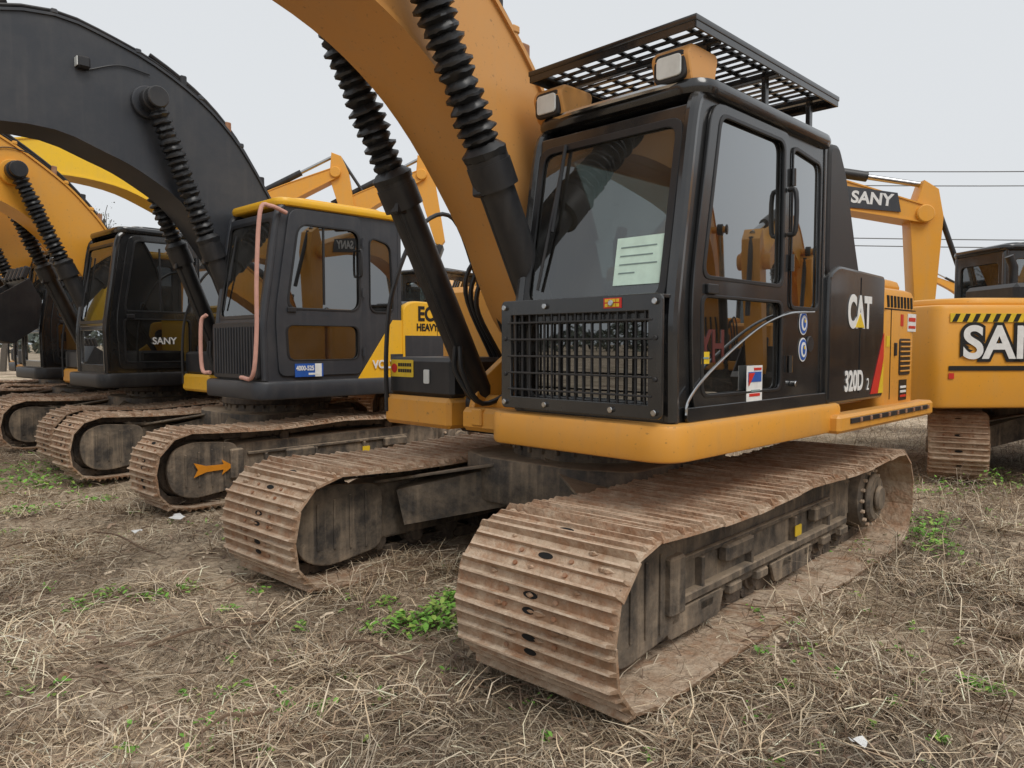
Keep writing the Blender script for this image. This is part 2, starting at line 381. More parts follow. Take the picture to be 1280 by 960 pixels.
def cab(up,c):
    ks=c.get('ks',1.0); cm=c['cab']; P=Part('cab'); G=Part('cab_windows'); I=Part('cab_interior')
    Z=lambda z:1.22+(z-1.22)*ks
    def Q(pts): return [(a,Z(b)) for a,b in pts]
    S=rp(Q([(-.47,1.22),(1.29,1.22),(1.30,1.80),(1.13,2.80),(1.03,2.89),(-.42,2.91),(-.47,2.86)]),[.05,.04,.3,.12,.06,.04,.04],5)
    dw=rp(Q([(1.075,1.95),(.17,1.95),(.17,2.80),(.915,2.80)]),.07,5)
    rw=rp(Q([(.04,1.83),(-.37,1.83),(-.37,2.76),(.04,2.80)]),.06,5)
    dl=rp(Q([(1.07,1.35),(.17,1.35),(.17,1.87),(1.08,1.87)]),.06,5)
    if c.get('volvo'):
        dw=rp(Q([(1.05,1.90),(.12,1.90),(.12,2.72),(.90,2.72)]),.13,6)
        rw=rp(Q([(-.02,1.90),(-.36,1.90),(-.32,2.62),(-.02,2.68)]),.10,6)
        dl=rp(Q([(1.04,1.42),(.14,1.42),(.14,1.76),(1.06,1.76)]),.09,6)
    P.plate(S,[dw,rw,dl],.05,cm,XZ(1.475),.008)
    P.plate(S,[rp(Q([(1.05,1.75),(-.33,1.75),(-.33,2.76),(.93,2.76)]),.07)],.05,cm,XZ(.465),.008)
    door=rp(Q([(1.13,1.28),(1.165,1.85),(.985,2.845),(.115,2.845),(.115,1.28)]),[.08,.2,.12,.06,.08],5)
    P.plate(door,[dw,dl],.022,cm,XZ(1.513),.006)
    for w_ in(dw,rw,dl):
        cx=sum(p[0] for p in w_)/len(w_); cy=sum(p[1] for p in w_)/len(w_)
        inn=[(cx+(p[0]-cx)*.955,cy+(p[1]-cy)*.965) for p in w_]
        P.plate(w_,[inn],.012,'rubber',XZ(1.507 if w_ is rw else 1.523),.003)
        G.plate(w_,[],.005,'glassd',XZ(1.500 if w_ is not rw else 1.490),.001)
    if c.get('div',True): P.box((.58,1.507,Z(2.34)),(.022,.014,.76*ks),'rubber',.003)
    G.plate(Q([(1.07,1.74),(-.34,1.74),(-.34,2.77),(.93,2.77)]),[],.005,'glass',XZ(.465),.001)
    d=Vector((-.17,0,1.0*ks)); l=d.length; d.normalize()
    nrm=Vector((0,1,0)).cross(d)
    FM=Matrix(((0,d.x,nrm.x,1.275),(1,0,0,0),(0,d.z,nrm.z,Z(1.80)),(0,0,0,1)))
    P.plate(rp(rect(.44,-.02,1.50,l),.04),[rp(rect(.505,.03,1.435,l-.07),.07)],.05,cm,FM,.008)
    P.plate(rp(rect(.490,.015,1.450,l-.055),.08),[rp(rect(.525,.05,1.415,l-.09),.07)],.012,'rubber',FM@XY(.026),.003)
    G.plate(rp(rect(.50,.02,1.44,l-.06),.06),[],.005,'glass',FM@XY(.012),.001)
    P.plate(rect(.44,Z(1.22),1.50,Z(1.79)),[rp(rect(.52,Z(1.32),1.42,Z(1.74)),.06)],.05,cm,YZ(1.27),.008)
    G.plate(rect(.51,Z(1.31),1.43,Z(1.75)),[],.005,'glassd',YZ(1.275),.001)
    P.tube(curve_pts([(1.285,1.49,1.24),(1.292,1.49,Z(1.6)),(1.285,1.49,Z(1.82)),(1.20,1.485,Z(2.3)),(1.12,1.485,Z(2.76)),(1.04,1.475,Z(2.87))],4),.038,cm,10)
    P.tube(curve_pts([(1.285,.46,1.24),(1.292,.46,Z(1.6)),(1.285,.46,Z(1.82)),(1.20,.46,Z(2.3)),(1.12,.46,Z(2.76)),(1.04,.465,Z(2.87))],4),.036,cm,10)
    P.plate(rect(.44,Z(1.22),1.50,Z(2.88)),[rp(rect(.56,Z(1.85),1.38,Z(2.72)),.08)],.05,cm,YZ(-.445),.008)
    G.plate(rect(.55,Z(1.84),1.39,Z(2.73)),[],.005,'glass',YZ(-.445),.001)
    rm=c.get('roof',cm)
    P.plate(rp(rect(-.49,.425,1.09,1.515),.12,6),[],.09,rm,XY(Z(2.905)),.035)
    P.plate(rp(rect(-.30,.55,.85,1.39),.15,6),[],.05,rm,XY(Z(2.905)+.06),.02)
    P.box((.41,.97,1.215),(1.72,1.04,.03),'steelblk',.005)
    for z in(1.5,2.1,2.6):
        P.cyl((.085,1.535,Z(z)-.05),(.085,1.535,Z(z)+.05),.016,cm,seg=10)
    P.tube(curve_pts([(.135,1.53,Z(2.26)),(.135,1.575,Z(2.28)),(.135,1.575,Z(2.5)),(.135,1.53,Z(2.52))],4),.014,'steelblk')
    P.box((.99,1.535,Z(1.90)),(.10,.02,.05),'steelblk',.008)
    P.tube([FM@Vector((.60,.12,.035)),FM@Vector((.66,.55,.05)),FM@Vector((.68,.80,.04))],.009,'steelblk')
    P.tube([FM@Vector((.665,.45,.04)),FM@Vector((.69,.95,.04))],.011,'rubber')
    P.tube([(1.15,.44,Z(2.25)),(1.20,.34,Z(2.30)),(1.22,.30,Z(2.32))],.012,'steelblk')
    P.box((1.22,.30,Z(2.32)),(.05,.14,.22),'steelblk',.02)
    I.box((.22,.98,1.50),(.52,.50,.30),'seat',.05); I.box((.22,.98,1.70),(.50,.50,.14),'seat',.06)
    I.box((0,0,0),(.14,.48,.66),'seat',.06,Matrix.Translation((-.07,.98,2.05))@Matrix.Rotation(R(-10),4,'Y'))
    I.box((-.15,.98,2.48),(.10,.26,.18),'seat',.04)
    for y in(.66,1.30):
        I.box((.30,y,1.70),(.62,.14,.12),'seat',.04); I.tube([(.55,y,1.74),(.60,y,1.95)],.014,'rubber'); I.box((.61,y,1.98),(.05,.05,.11),'rubber',.02)
    I.box((1.10,.60,1.80),(.12,.22,.18),'seat',.03)
    for y in(.88,1.06): I.tube([(.95,y,1.25),(1.02,y,1.6),(1.0,y,1.86)],.012,'rubber'); I.box((1.0,y,1.90),(.04,.05,.09),'rubber',.015)
    I.box((.40,.97,Z(2.84)),(1.2,.92,.03),'seat',.01)
    P.build(up); G.build(up); I.build(up)
    return FM,Z,l

def upper(root,c):
    up=empty('upper_structure',root,c.get('uoff',(0,0,0)),c.get('urot',0))
    b=c['body']; side=c.get('side',b); Y=1.54; H=Part('house'); skirt=c.get('skirt',b)
    H.box((-.75,0,1.03),(3.1,1.3,.10),'steelblk',.02)
    H.plate(rp([(1.37,Y),(1.37,.34),(-.62,.34),(-.62,Y)],[.16,.05,.03,.03],6),[],.19,skirt,XY(1.135),.03)
    H.plate(rp([(-.49,1.24),(-1.46,1.24),(-1.46,2.10),(-.62,2.12),(-.49,2.06)],[.02,.02,.02,.06,.05]),[],.10,side,XZ(1.49),.02)
    H.box((-1.0,.95,1.68),(.92,.95,.84),side,.03)
    H.box((-.98,.0,1.62),(.96,2.9,.86),b,.04)
    H.plate(rp([(-.52,-1.4),(-.52,1.44),(-1.5,1.44),(-1.5,-1.4)],.06),[],.10,c.get('hood',side),XY(2.085),.04)
    if c.get('boxy'):
        yb=Y-.06
        cw=rp([(-1.50,yb),(-2.55,yb),(-2.72,.7),(-2.72,-.7),(-2.62,-yb),(-1.50,-yb)],[.02,.2,.4,.4,.10,.02],6)
        H.plate(cw,[],1.14,b,XY(1.48),.05)
        H.box((-.95,-1.46,1.44),(1.1,.13,1.05),b,.03); H.box((.1,-1.30,1.44),(1.1,.30,1.0),b,.04)
        H.box((-1.0,-.9,2.20),(1.3,.9,.22),'steelblk',.05); H.box((-.2,-1.0,2.25),(.9,.7,.3),'steelblk',.06)
    else:
        yb=Y-.07
        cw=rp([(-1.54,yb),(-2.26,yb),(-2.54,1.20),(-2.64,.7),(-2.67,0),(-2.64,-.7),(-2.54,-1.20),(-2.26,-yb),(-1.54,-yb)],[.02,.28,.3,.4,.4,.4,.3,.28,.02],6)
        H.plate(cw,[],.96,c.get('cw',b),XY(1.09+.48),.06)
    top=rp([(-1.54,1.38),(-2.2,1.38),(-2.43,1.14),(-2.54,.6),(-2.54,-.6),(-2.43,-1.14),(-2.2,-1.38),(-1.54,-1.38)],[.02,.3,.3,.4,.4,.3,.3,.02],6)
    H.plate(top,[],.12,c.get('cw',b),XY(2.075),.055)
    H.box((-1.42,1.565,1.10),(1.95,.13,.12),b,.02)
    H.box((-1.42,1.635,1.115),(1.6,.012,.035),'steelblk',.003)
    for i in range(9): H.box((-.78-.18*i,1.644,1.115),(.03,.01,.028),'rust',.002)
    H.box((-.1,-.98,1.62),(.85,.92,.95),b,.05)
    H.box((.62,-.93,1.12),(.74,.78,.22),b,.03)
    H.box((.60,-.93,1.375),(.70,.76,.29),'steelblk',.03)
    H.tube(curve_pts([(.99,-1.28,1.10),(.99,-1.28,1.6),(.92,-1.28,2.05),(.66,-1.28,2.55),(.3,-1.28,2.66),(.0,-1.28,2.1)],6),.018,'steelblk')
    if not c.get('boxy'):
        for i in range(9): H.box((-1.62-.055*i,1.10,2.138),(.03,.5,.012),'hole',.003)
        for i in range(8): H.plate([(-1.56-.075*i,1.90),(-1.60-.075*i,1.90),(-1.585-.075*i,1.985),(-1.545-.075*i,1.985)],[],.008,'hole',XZ(1.531),.001)
        H.plate(rp(rect(-1.84,1.38,-2.08,1.66),.02),[],.012,'steelblk',XZ(1.533),.002)
        for i in range(7): H.box((-1.96,1.543,1.41+.038*i),(.22,.014,.012),c.get('cw',b),.003)
    H.box((-.98,-.2,2.2),(.5,.6,.16),b,.05)
    H.tube([(-1.2,-.7,2.1),(-1.2,-.7,2.55),(-1.26,-.7,2.68)],.05,'steelblk',12)
    H.box((-1.0,1.5405,1.68),(.006,.006,.8),'hole',.001)
    for y in(-.38,.38): H.plate(rp([(-.35,1.05),(.95,1.05),(.85,1.35),(.45,1.62),(.40,1.95),(.12,1.98),(-.2,1.6)],.06),[],.06,b,XZ(y),.01)
    H.cyl((.28,-.45,1.76),(.28,.45,1.76),.09,'steelblk')
    H.cyl((.76,-.58,1.20),(.76,.58,1.20),.06,b)
    H.box((.55,0,1.10),(.85,.86,.16),b,.03)
    for i in range(3): H.box((.97,-.25+.25*i,1.12),(.05,.10,.12),b,.01)
    H.box((.30,.0,1.28),(.35,.5,.22),'steelblk',.03)
    for i in range(6): H.cyl((.50,-.2+.08*i,1.30),(.58,-.2+.08*i,1.32),.022,'chrome',seg=8)
    H.build(up)
    # ---------- front linkage
    bm=c['boom']; B=Part('boom'); bot=c.get('PB',PB); tp=c.get('PT',PT)
    bb=curve_pts([(x,z,0) for x,z in bot],4); tt=curve_pts([(x,z,0) for x,z in tp],4)
    prof=[(p.x,p.y) for p in bb]+[(p.x,p.y) for p in tt]
    br=c.get('brot',0); piv=Vector((.28,0,1.76))
    RB=Matrix.Translation(piv)@Matrix.Rotation(-br,4,'Y')@Matrix.Translation(-piv)
    B.plate(prof,[],.52,bm,RB@XZ(0),.008)
    B.ribbon([(p.x,p.y-.004) for p in bb[3:]],.565,.026,bm,RB)
    B.ribbon([(p.x,p.y+.004) for p in tt[:-3]],.565,.026,bm,RB)
    pin=Vector(c.get('pin',(2.13,0,3.80)))
    B.cyl(RB@Vector((pin.x,-.55,pin.z)),RB@Vector((pin.x,.55,pin.z)),.075,bm,seg=20)
    B.disc(RB@Vector((pin.x,.25,pin.z)),RB@Vector((pin.x,.32,pin.z)),.17,bm,24,.01)
    B.disc(RB@Vector((pin.x,.55,pin.z)),RB@Vector((pin.x,.59,pin.z)),.11,'steelblk',20,.01)
    B.disc(RB@Vector((pin.x,-.55,pin.z)),RB@Vector((pin.x,-.59,pin.z)),.11,'steelblk',20,.01)
    tl=[(p.x,p.y) for p in tt]
    for k,yy in enumerate((.10,.16,.22,-.1)):
        B.tube([RB@Vector((x,yy,z+.055)) for x,z in tl[4:-3]],.019,'steelblk',8)
    for i in range(5,len(tl)-4,4):
        B.box((0,0,0),(.06,.42,.05),bm,.01,RB@Matrix.Translation((tl[i][0],.08,tl[i][1]+.035)))
    ex=[RB@Vector((x+.05,.22,z+.12)) for x,z in tl[14:-8]]
    B.tube(ex,.024,'steelblk',8)
    for i in (16,20,24,27):
        x,z=tl[i]; B.box((0,0,0),(.07,.07,.13),'rust' if i%8 else 'steelblk',.01,RB@Matrix.Translation((x+.03,.22,z+.09)))
    tip=Vector((bot[-1][0]*.5+tp[0][0]*.5,0,bot[-1][1]*.5+tp[0][1]*.5)); tip=RB@tip
    B.disc((tip.x,-.33,tip.z),(tip.x,.33,tip.z),.17,bm,20,.02)
    if c.get('lamp',True):
        lp=RB@Vector((2.55,.30,pin.z+.25)); B.box(lp,(.12,.10,.12),'steelblk',.02); B.box(lp+Vector((.062,0,0)),(.01,.08,.09),'lens',.003)
        B.tube(curve_pts([RB@Vector((2.5,.275,pin.z+.2)),RB@Vector((2.2,.28,pin.z+.32)),RB@Vector((1.9,.28,pin.z+.3))],5),.008,'rubber',6)
    B.build(up)
    A=Part('arm_and_bucket'); an=c.get('arot',R(-100))
    TA=Matrix.Translation(tip)@Matrix.Rotation(-an,4,'Y')
    k=c.get('armk',.85)
    A.plate([(-.75*k,.05),(-.55*k,.35*k),(0.05,.45*k),(2.6*k,.16),(2.75*k,0),(2.6*k,-.14),(.1,-.22)],[],.36,bm,TA@XZ(0),.012)
    A.lathe(TA@Vector((-.60*k,0,.25)),TA@Vector((1.0,0,.75)) ,[(0,.05),(1,.05)],'steelblk',12)
    bp=RB@Vector((tp[2][0]+.1,0,tp[2][1]+.14)); ap=TA@Vector((-.68*k,0,.16))
    md=bp.lerp(ap,.62)
    A.cyl(bp,md,.10,c.get('cyl','steelblk')); A.cyl(md,ap,.055,'chrome')
    TB=TA@Matrix.Translation((2.7*k,0,0))@Matrix.Rotation(R(60),4,'Y')
    outer=[(0,.12),(.35,.28),(.85,.22),(1.08,-.12),(1.0,-.55),(.72,-.82),(.68,-.80),(.90,-.52),(.96,-.12),(.78,.10),(.35,.16),(.05,.0)]
    A.plate(outer,[],1.05,'steelblk',TB@XZ(0),.01)
    for yy in(-.53,.53): A.plate([(0,.12),(.35,.28),(.85,.22),(1.08,-.12),(1.0,-.55),(.72,-.82),(.2,-.1)],[],.03,'steelblk',TB@XZ(yy),.005)
    for i in range(5): A.box((.66,-.45+.225*i,-.90),(.09,.09,.22),'steelblk',.02,TB)
    A.build(up)
    # ---------- boom cylinders
    Cc=Part('boom_cylinders'); cm=c.get('cyl','steelblk')
    pt=RB@Vector((pin.x,0,pin.z)); ft=Vector((.76,0,1.20))
    for yy in(-.43,.43):
        p0=ft+Vector((0,yy,0)); p1=pt+Vector((0,yy,0)); D=p1-p0
        a=c.get('barrel',.56)
        Cc.disc(p0-Vector((0,.07,0)),p0+Vector((0,.07,0)),.115,cm,20,.01)
        Cc.lathe(p0+D*.02,p0+D*a,[(0,.085),(.03,.10),(.93,.10),(.935,.122),(1,.122)],cm,20)
        Cc.lathe(p0+D*(a-.06),p0+D*(a-.01),[(0,.128),(1,.128)],cm,20)
        if c.get('bellows',True):
            n=19; pr=[(0,.125),(.03,.13),(.06,.09)]
            rr=random.Random(5+int(yy*10))
            for i in range(n):
                t0=.06+.92*i/n; t1=.06+.92*(i+.5)/n; j1=rr.uniform(-.014,.010); tt_=rr.uniform(-.007,.007)
                pr+=[(t0,.072+rr.uniform(-.006,.006)),(t1-.006+tt_,.106+j1),(t1+.006+tt_,.106+j1)]
            pr+=[(.985,.07),(1,.07)]
            o=len(Cc.v); Cc.lathe(p0+D*a,p0+D*.97,pr,'rubber',24)
            for q in range(o,len(Cc.v)):
                v=Vector(Cc.v[q]); v+=Vector((rr.uniform(-1,1),rr.uniform(-1,1),rr.uniform(-1,1)))*.0045; Cc.v[q]=tuple(v)
        else: Cc.cyl(p0+D*a,p0+D*.97,.06,'chrome')
        Cc.disc(p1-Vector((0,.06,0)),p1+Vector((0,.06,0)),.125,cm,20,.01)
        s=1 if yy>0 else -1
        off=Vector((.11,-s*.05,.04))
        Cc.tube([p0+D*.12+off,p0+D*.5+off],.016,cm)
        Cc.box(p0+D*(a-.08)+Vector((.10,-s*.04,.03)),(.1,.08,.07),cm,.01)
        for q in(0,1):
            Cc.tube(curve_pts([p0+D*.14+off+Vector((0,.05*q,0)),p0+D*.06+off+Vector((.10,.07*q,.02)),p0+off+Vector((.05,-s*.12,-.03)),(.62,yy-s*.22,1.32),(.35,yy-s*.3,1.5)],5),.018,'rubber')
    for i in range(5):
        yy=-.22+.11*i
        Cc.tube(curve_pts([(.25,yy*.8,1.45),(.62,yy,1.55),(.85,yy*1.1,1.95),(.92,yy,2.25)],6),.020,'rubber')
    for i in range(3):
        Cc.tube(curve_pts([(.45,-.55-.05*i,1.5),(.7,-.56-.06*i,1.9+.05*i),(.62,-.5-.05*i,2.15+.05*i),(.4,-.45,2.0)],6),.018,'rubber')
    Cc.build(up)
    FM,Z,l=cab(up,c)
    return up,FM,Z,l

def excavator(name,loc,rz,c):
    root=empty(name,None,(loc[0],loc[1],0),rz); undercarriage(root,c.get('w',.62),arrow=c.get('arrow',False))
    return (root,)+upper(root,c)
def clone(root,loc,rz,name='excavator'):
    e=empty(name,None,(loc[0],loc[1],0),rz)
    def rec(o,p):
        for ch in o.children:
            n=bpy.data.objects.new(ch.name.split('.')[0],ch.data); COL.objects.link(n); n.parent=p; n.matrix_local=ch.matrix_local.copy(); rec(ch,n)
    bpy.context.view_layer.update(); rec(root,e); return e

C0=Vector((.629,5.645)); F=Vector((-.677,-.736)); Lf=Vector((.736,-.677)); RZ=math.atan2(-.736,-.677)
def W(x,y): p=C0+F*x+Lf*y; return (p.x,p.y)

# ============ main machine
root,up,FM,Z,l=excavator('excavator',W(.03,.03),RZ,dict(w=.93,body='cat',side='black',hood='black',cab='black',boom='catboom',urot=R(-2.3),lamp=False,div=False))
E=Part('cab_guards')
g0,g1,gz0,gz1,gx=.42,1.50,1.26,1.86,1.385
E.plate(rp(rect(g0,gz0,g1,gz1),.03),[rect(g0+.07,gz0+.06,g1-.07,gz1-.075)],.025,'black',YZ(gx),.004)
for i in range(17):
    y=g0+.07+(g1-g0-.14)*(i+.5)/17; E.box((gx-.002,y,(gz0+gz1)/2),(.014,.010,gz1-gz0-.1),'steelblk',.002)
for i in range(5):
    z=gz0+.06+(gz1-gz0-.135)*(i+.5)/5; E.box((gx+.012,(g0+g1)/2,z),(.012,g1-g0-.1,.010),'steelblk',.002)
E.box((gx-.045,(g0+g1)/2,gz1-.01),(.08,g1-g0,.02),'black',.004)
for y in(g0+.03,(g0+g1)/2-.2,(g0+g1)/2+.25,g1-.03):
    for z in(gz0+.03,gz1-.035): E.disc((gx+.01,y,z),(gx+.03,y,z),.016,'chrome',10,.003)
for y in(g0+.03,g1-.03):
    for z in(1.45,1.65): E.disc((gx+.01,y,z),(gx+.022,y,z),.012,'steelblk',10,.003)
for y in(g0+.05,g1-.05): E.box((1.33,y,1.6),(.10,.04,.05),'steelblk',.005)
x0,x1,y0,y1,zg=-.56,1.17,.42,1.53,3.20
E.plate(rect(x0,y0,x1,y1),[rect(x0+.05,y0+.05,x1-.05,y1-.05)],.03,'black',XY(zg),.004)
for yy in(y0+.005,y1-.005): E.box(((x0+x1)/2,yy,zg-.02),(x1-x0,.01,.06),'black',.002)
for xx in(x0+.005,x1-.005): E.box((xx,(y0+y1)/2,zg-.02),(.01,y1-y0,.06),'black',.002)
for i in range(20):
    x=x0+.05+(x1-x0-.1)*(i+.5)/20; E.box((x,(y0+y1)/2,zg),(.030,y1-y0-.06,.010),'black',.003)
for i in range(7):
    y=y0+.05+(y1-y0-.1)*(i+.5)/7; E.box(((x0+x1)/2,y,zg+.013),(x1-x0-.06,.032,.012),'black',.003)
for x in(-.35,.25,.9):
    for y in(.52,1.43): E.box((x,y,3.05),(.04,.03,.28),'black',.004)
    E.box((x,(y0+y1)/2,zg-.03),(.04,y1-y0-.05,.03),'black',.004)
E.build(up)
Wl=Part('work_lights')
for y in(.53,1.36):
    Wl.plate(rp([(.90,2.93),(1.09,2.93),(1.13,3.06),(1.10,3.10),(.86,3.10)],.03),[],.22,'catboom',XZ(y),.015)
    Wl.plate(rp(rect(y-.085,2.945,y+.085,3.075),.03),[],.03,'steelblk',YZ(1.125),.008)
    Wl.plate(rp(rect(y-.068,2.96,y+.068,3.06),.02),[],.012,'lens',YZ(1.143),.004)
Wl.tube(curve_pts([(1.10,.55,2.93),(1.14,.8,2.92),(1.14,1.2,2.92),(1.10,1.4,2.93)],5),.018,'chrome')
Wl.build(up)
D=Part('body_trim')
arc=[(1.22,1.27),(1.20,1.34),(1.05,1.45),(.75,1.60),(.42,1.73),(.1,1.80),(-.25,1.82)]
D.tube(curve_pts([(x,1.532,z) for x,z in arc],6),.008,'chrome')
D.plate(rp([(1.20,1.235),(-.47,1.235),(-.47,1.30),(1.20,1.30)],.02),[],.02,'black',XZ(1.52),.004)
D.plate(rp([(-.50,2.08),(-.50,2.88),(-.62,2.90),(-.74,2.74),(-.92,2.30),(-1.02,2.08)],.05),[],.40,'steelblk',XZ(1.32),.03)
D.plate(rp(rect(-.60,2.12,-1.25,2.22),.03),[],.30,'cat',XZ(1.0),.02)
D.plate([(-1.22,1.26),(-1.36,1.26),(-1.465,1.52),(-1.465,1.70)],[],.004,'red',XZ(1.543),.0008)
D.plate([(-1.37,1.26),(-1.465,1.26),(-1.465,1.48)],[],.004,'yelv',XZ(1.543),.0008)
D.plate(rect(-1.64,1.20,-1.648,1.88),[],.004,'hole',XZ(1.532),.0008)
D.plate(rect(-1.50,1.882,-2.2,1.889),[],.004,'hole',XZ(1.532),.0008)
D.box((-1.74,1.537,1.58),(.03,.02,.10),'steelblk',.004)
D.disc((-.25,1.50,1.62),(-.25,1.515,1.62),.05,'steelblk',20,.004)
D.disc((.0,1.5,1.38),(.0,1.54,1.38),.018,'chrome',14,.004)
D.build(up)
S_=Part('stickers')
def rs(x0,z0,x1,z1,mat,dy=0.0,y=1.527): S_.plate(rect(x0,z0,x1,z1),[],.003,mat,XZ(y+dy),.0006)
rs(.42,1.30,.60,1.50,'white'); rs(.435,1.41,.585,1.465,'blue',.003); rs(.435,1.475,.52,1.488,'red',.003); rs(.45,1.33,.57,1.345,'red',.003); rs(.45,1.355,.55,1.365,'ink',.003)
S_.plate([(.585,1.39),(.52,1.46),(.585,1.46)],[],.003,'red',XZ(1.534),.0006)
rs(1.0,1.52,1.075,1.58,'yelv',.0); rs(1.01,1.545,1.06,1.553,'ink',.003)
def ell(cx,cz,rx,rz,mat,dy): S_.plate([(cx+rx*math.cos(i*math.pi/10),cz+rz*math.sin(i*math.pi/10)) for i in range(20)],[],.003,mat,XZ(1.504+dy),.0006)
for cz in(1.75,1.585):
    ell(-.16,cz,.060,.074,'white',0); ell(-.16,cz,.052,.065,'blue',.003); ell(-.16,cz,.037,.047,'white',.006); ell(-.16,cz,.018,.030,'blue',.009)
    ell(-.16,cz+.012,.008,.010,'yelv',.012)
rs(-1.85,1.18,-2.02,1.34,'blkv',.004,1.531); rs(-2.02,1.72,-2.22,1.86,'white',0,1.532)
for i in range(3): rs(-1.87,1.205+.035*i,-2.0,1.222+.035*i,'white' if i else 'red',.007,1.531)
rs(-2.04,1.80,-2.20,1.83,'red',.003,1.532); rs(-2.04,1.745,-2.20,1.765,'red',.003,1.532)
rs(-1.55,1.60,-1.62,1.68,'yelv',0,1.532); rs(-1.86,1.76,-1.92,1.85,'red',0,1.532)
S_.plate(rect(1.16,1.80,1.27,1.85),[],.003,'red',YZ(1.40),.0006)
for i in range(4):
    S_.plate(rect(1.17+.023*i,1.83,1.187+.023*i,1.845),[],.003,'yelv',YZ(1.403),.0006); S_.plate(rect(1.17+.023*i,1.806,1.187+.023*i,1.822),[],.003,'yelv',YZ(1.403),.0006)
S_.plate(rp(rect(-1.27,1.37,-.99,1.50),.01),[],.003,'yelv',YZ(.953),.0006)
S_.plate([(-1.225+.035*math.cos(i*math.pi/8),1.435+.035*math.sin(i*math.pi/8)) for i in range(16)],[],.003,'red',YZ(.956),.0006)
for i in range(2):
    for k in range(6): S_.plate(rect(-1.175+.028*k,1.45-.045*i,-1.155+.028*k,1.475-.045*i),[],.003,'blkv',YZ(.956),.0006)
S_.plate(rp(rect(-.86,1.33,-.80,1.43),.01),[],.01,'lens',YZ(.955),.002)
PM=FM@XY(.020)
S_.plate(rect(1.12,.12,1.42,.37),[],.002,'paper',PM,.0004)
for i in range(4):
    S_.plate(rect(1.15,.315-.045*i,1.15+(.22,.20,.23,.10)[i],.321-.045*i),[],.002,'ink',PM@XY(.002),.0004)
S_.build(up)
text('CAT',.30,(-.98,1.544,1.83),'L','white',up,bold=.012,sx=.72)
t=Part('logo_triangle'); t.plate([(-.90,1.735),(-1.06,1.735),(-.98,1.83)],[],.004,'yelv',XZ(1.5465),.0006); t.build(up)
text('320D',.19,(-.90,1.544,1.36),'L','white',up,bold=.006,sx=.78); text('2',.12,(-1.16,1.544,1.33),'L','white',up,sx=.8)
text('YH',.24,(.93,1.505,1.60),'L','dred',up,bold=.004,sx=.8)

# ============ second machine (dark boom, grey cab)
c2=dict(w=.62,body='vyel',side='vyel',hood='gray',cab='gray',skirt='gray',roof='vyel',boom='gray',PB=VB,PT=VT,pin=(1.93,0,4.18),barrel=.52,ks=1.12,volvo=True,arrow=True,urot=R(-1.5),uoff=(-.34,0,0))
r2,u2,FM2,Z2,l2=excavator('excavator',W(-.35,-5.2),RZ,c2)
D=Part('guards_and_decals')
D.plate(rp(rect(.46,1.26,1.48,1.84),.05),[],.04,'steelblk',YZ(1.34),.01)
for i in range(15): D.box((1.366,.52+.064*i,1.55),(.012,.012,.5),'gray',.002)
for pts in([(1.05,1.56,2.98),(1.25,1.60,3.02),(1.36,1.60,2.95),(1.40,1.58,2.3),(1.40,1.56,1.75),(1.42,1.50,1.30),(1.40,1.2,1.27)],[(1.38,.42,1.30),(1.42,.30,1.35),(1.42,.30,1.85),(1.38,.36,1.95)]):
    D.tube(curve_pts(pts,5),.022,'pink',10)
D.plate([(.15,1.23),(-.47,1.23),(-.47,1.90),(-.34,1.90)][::1],[],.012,'vyel',XZ(1.512),.002)
D.plate(rect(-.30,1.23,-.52,1.50),[],.012,'gray',XZ(1.522),.002)
D.plate(rect(-.50,1.24,-1.47,1.72),[],.01,'gray',XZ(1.545),.002)
D.plate(rect(.62,1.27,.96,1.41),[],.004,'blue',XZ(1.53),.0008); D.plate(rect(.66,1.29,.80,1.31),[],.004,'white',XZ(1.533),.0008); D.plate(rect(.64,1.27,.72,1.41),[],.004,'white',XZ(1.532),.0008)
D.build(u2)
text('4000-525',.07,(.84,1.535,1.36),'L','white',u2,bold=.002,sx=.8)
text('VOLVO',.13,(-.25,1.535,1.38),'L','white',u2,bold=.004)
text('EC210',.24,(-.98,1.545,1.98),'L','blkv',u2,bold=.008,sx=.9); text('HEAVYDUTY',.12,(-.98,1.545,1.82),'L','blkv',u2,bold=.004,sx=.9)

# ============ third machine
c3=dict(w=.62,body='sany',side='black',hood='black',cab='black',skirt='steelblk',boom='sany',ks=1.14,uoff=(.15,0,0),brot=R(4))
r3,u3,*_=excavator('excavator',W(-.5,-8.75),RZ,c3)
text('SANY',.13,(.55,1.53,1.66),'L','white',u3,bold=.003)
clone(r3,W(-.7,-12.2),RZ)
c4=dict(w=.62,body='yel2',side='black',hood='black',cab='black',boom='yel2',ks=1.0,brot=R(15))
r4,u4,*_=excavator('excavator',(-5.1,15.6),RZ,c4)
clone(r3,W(-1.5,-16.0),RZ)
# raised-boom machines at the back
c5=dict(w=.62,body='sany',side='sany',hood='sany',cab='black',boom='sany',brot=R(12),arot=R(-88),bellows=False)
r5,u5,*_=excavator('excavator',(2.0,15.0),R(-3),c5)
lb=Part('boom_label'); lb.plate([(4.45,4.24),(5.45,4.14),(5.38,4.50),(4.30,4.66)],[],.01,'gray',XZ(-.285),.002); lb.build(u5)
text('SANY',.31,(4.90,-.294,4.39),'R','white',u5,bold=.01,tilt=R(-6))
c7=dict(c5); c7.update(brot=R(50),arot=R(-75))
r7,u7,*_=excavator('excavator',(-8.9,24),R(6),c7)
clone(r7,(-6.2,24.5),R(3))
clone(r3,(-.9,15.6),R(62))
clone(r5,(26,48),R(170)); clone(r5,(32,54),R(185)); clone(r7,(38,62),R(175))
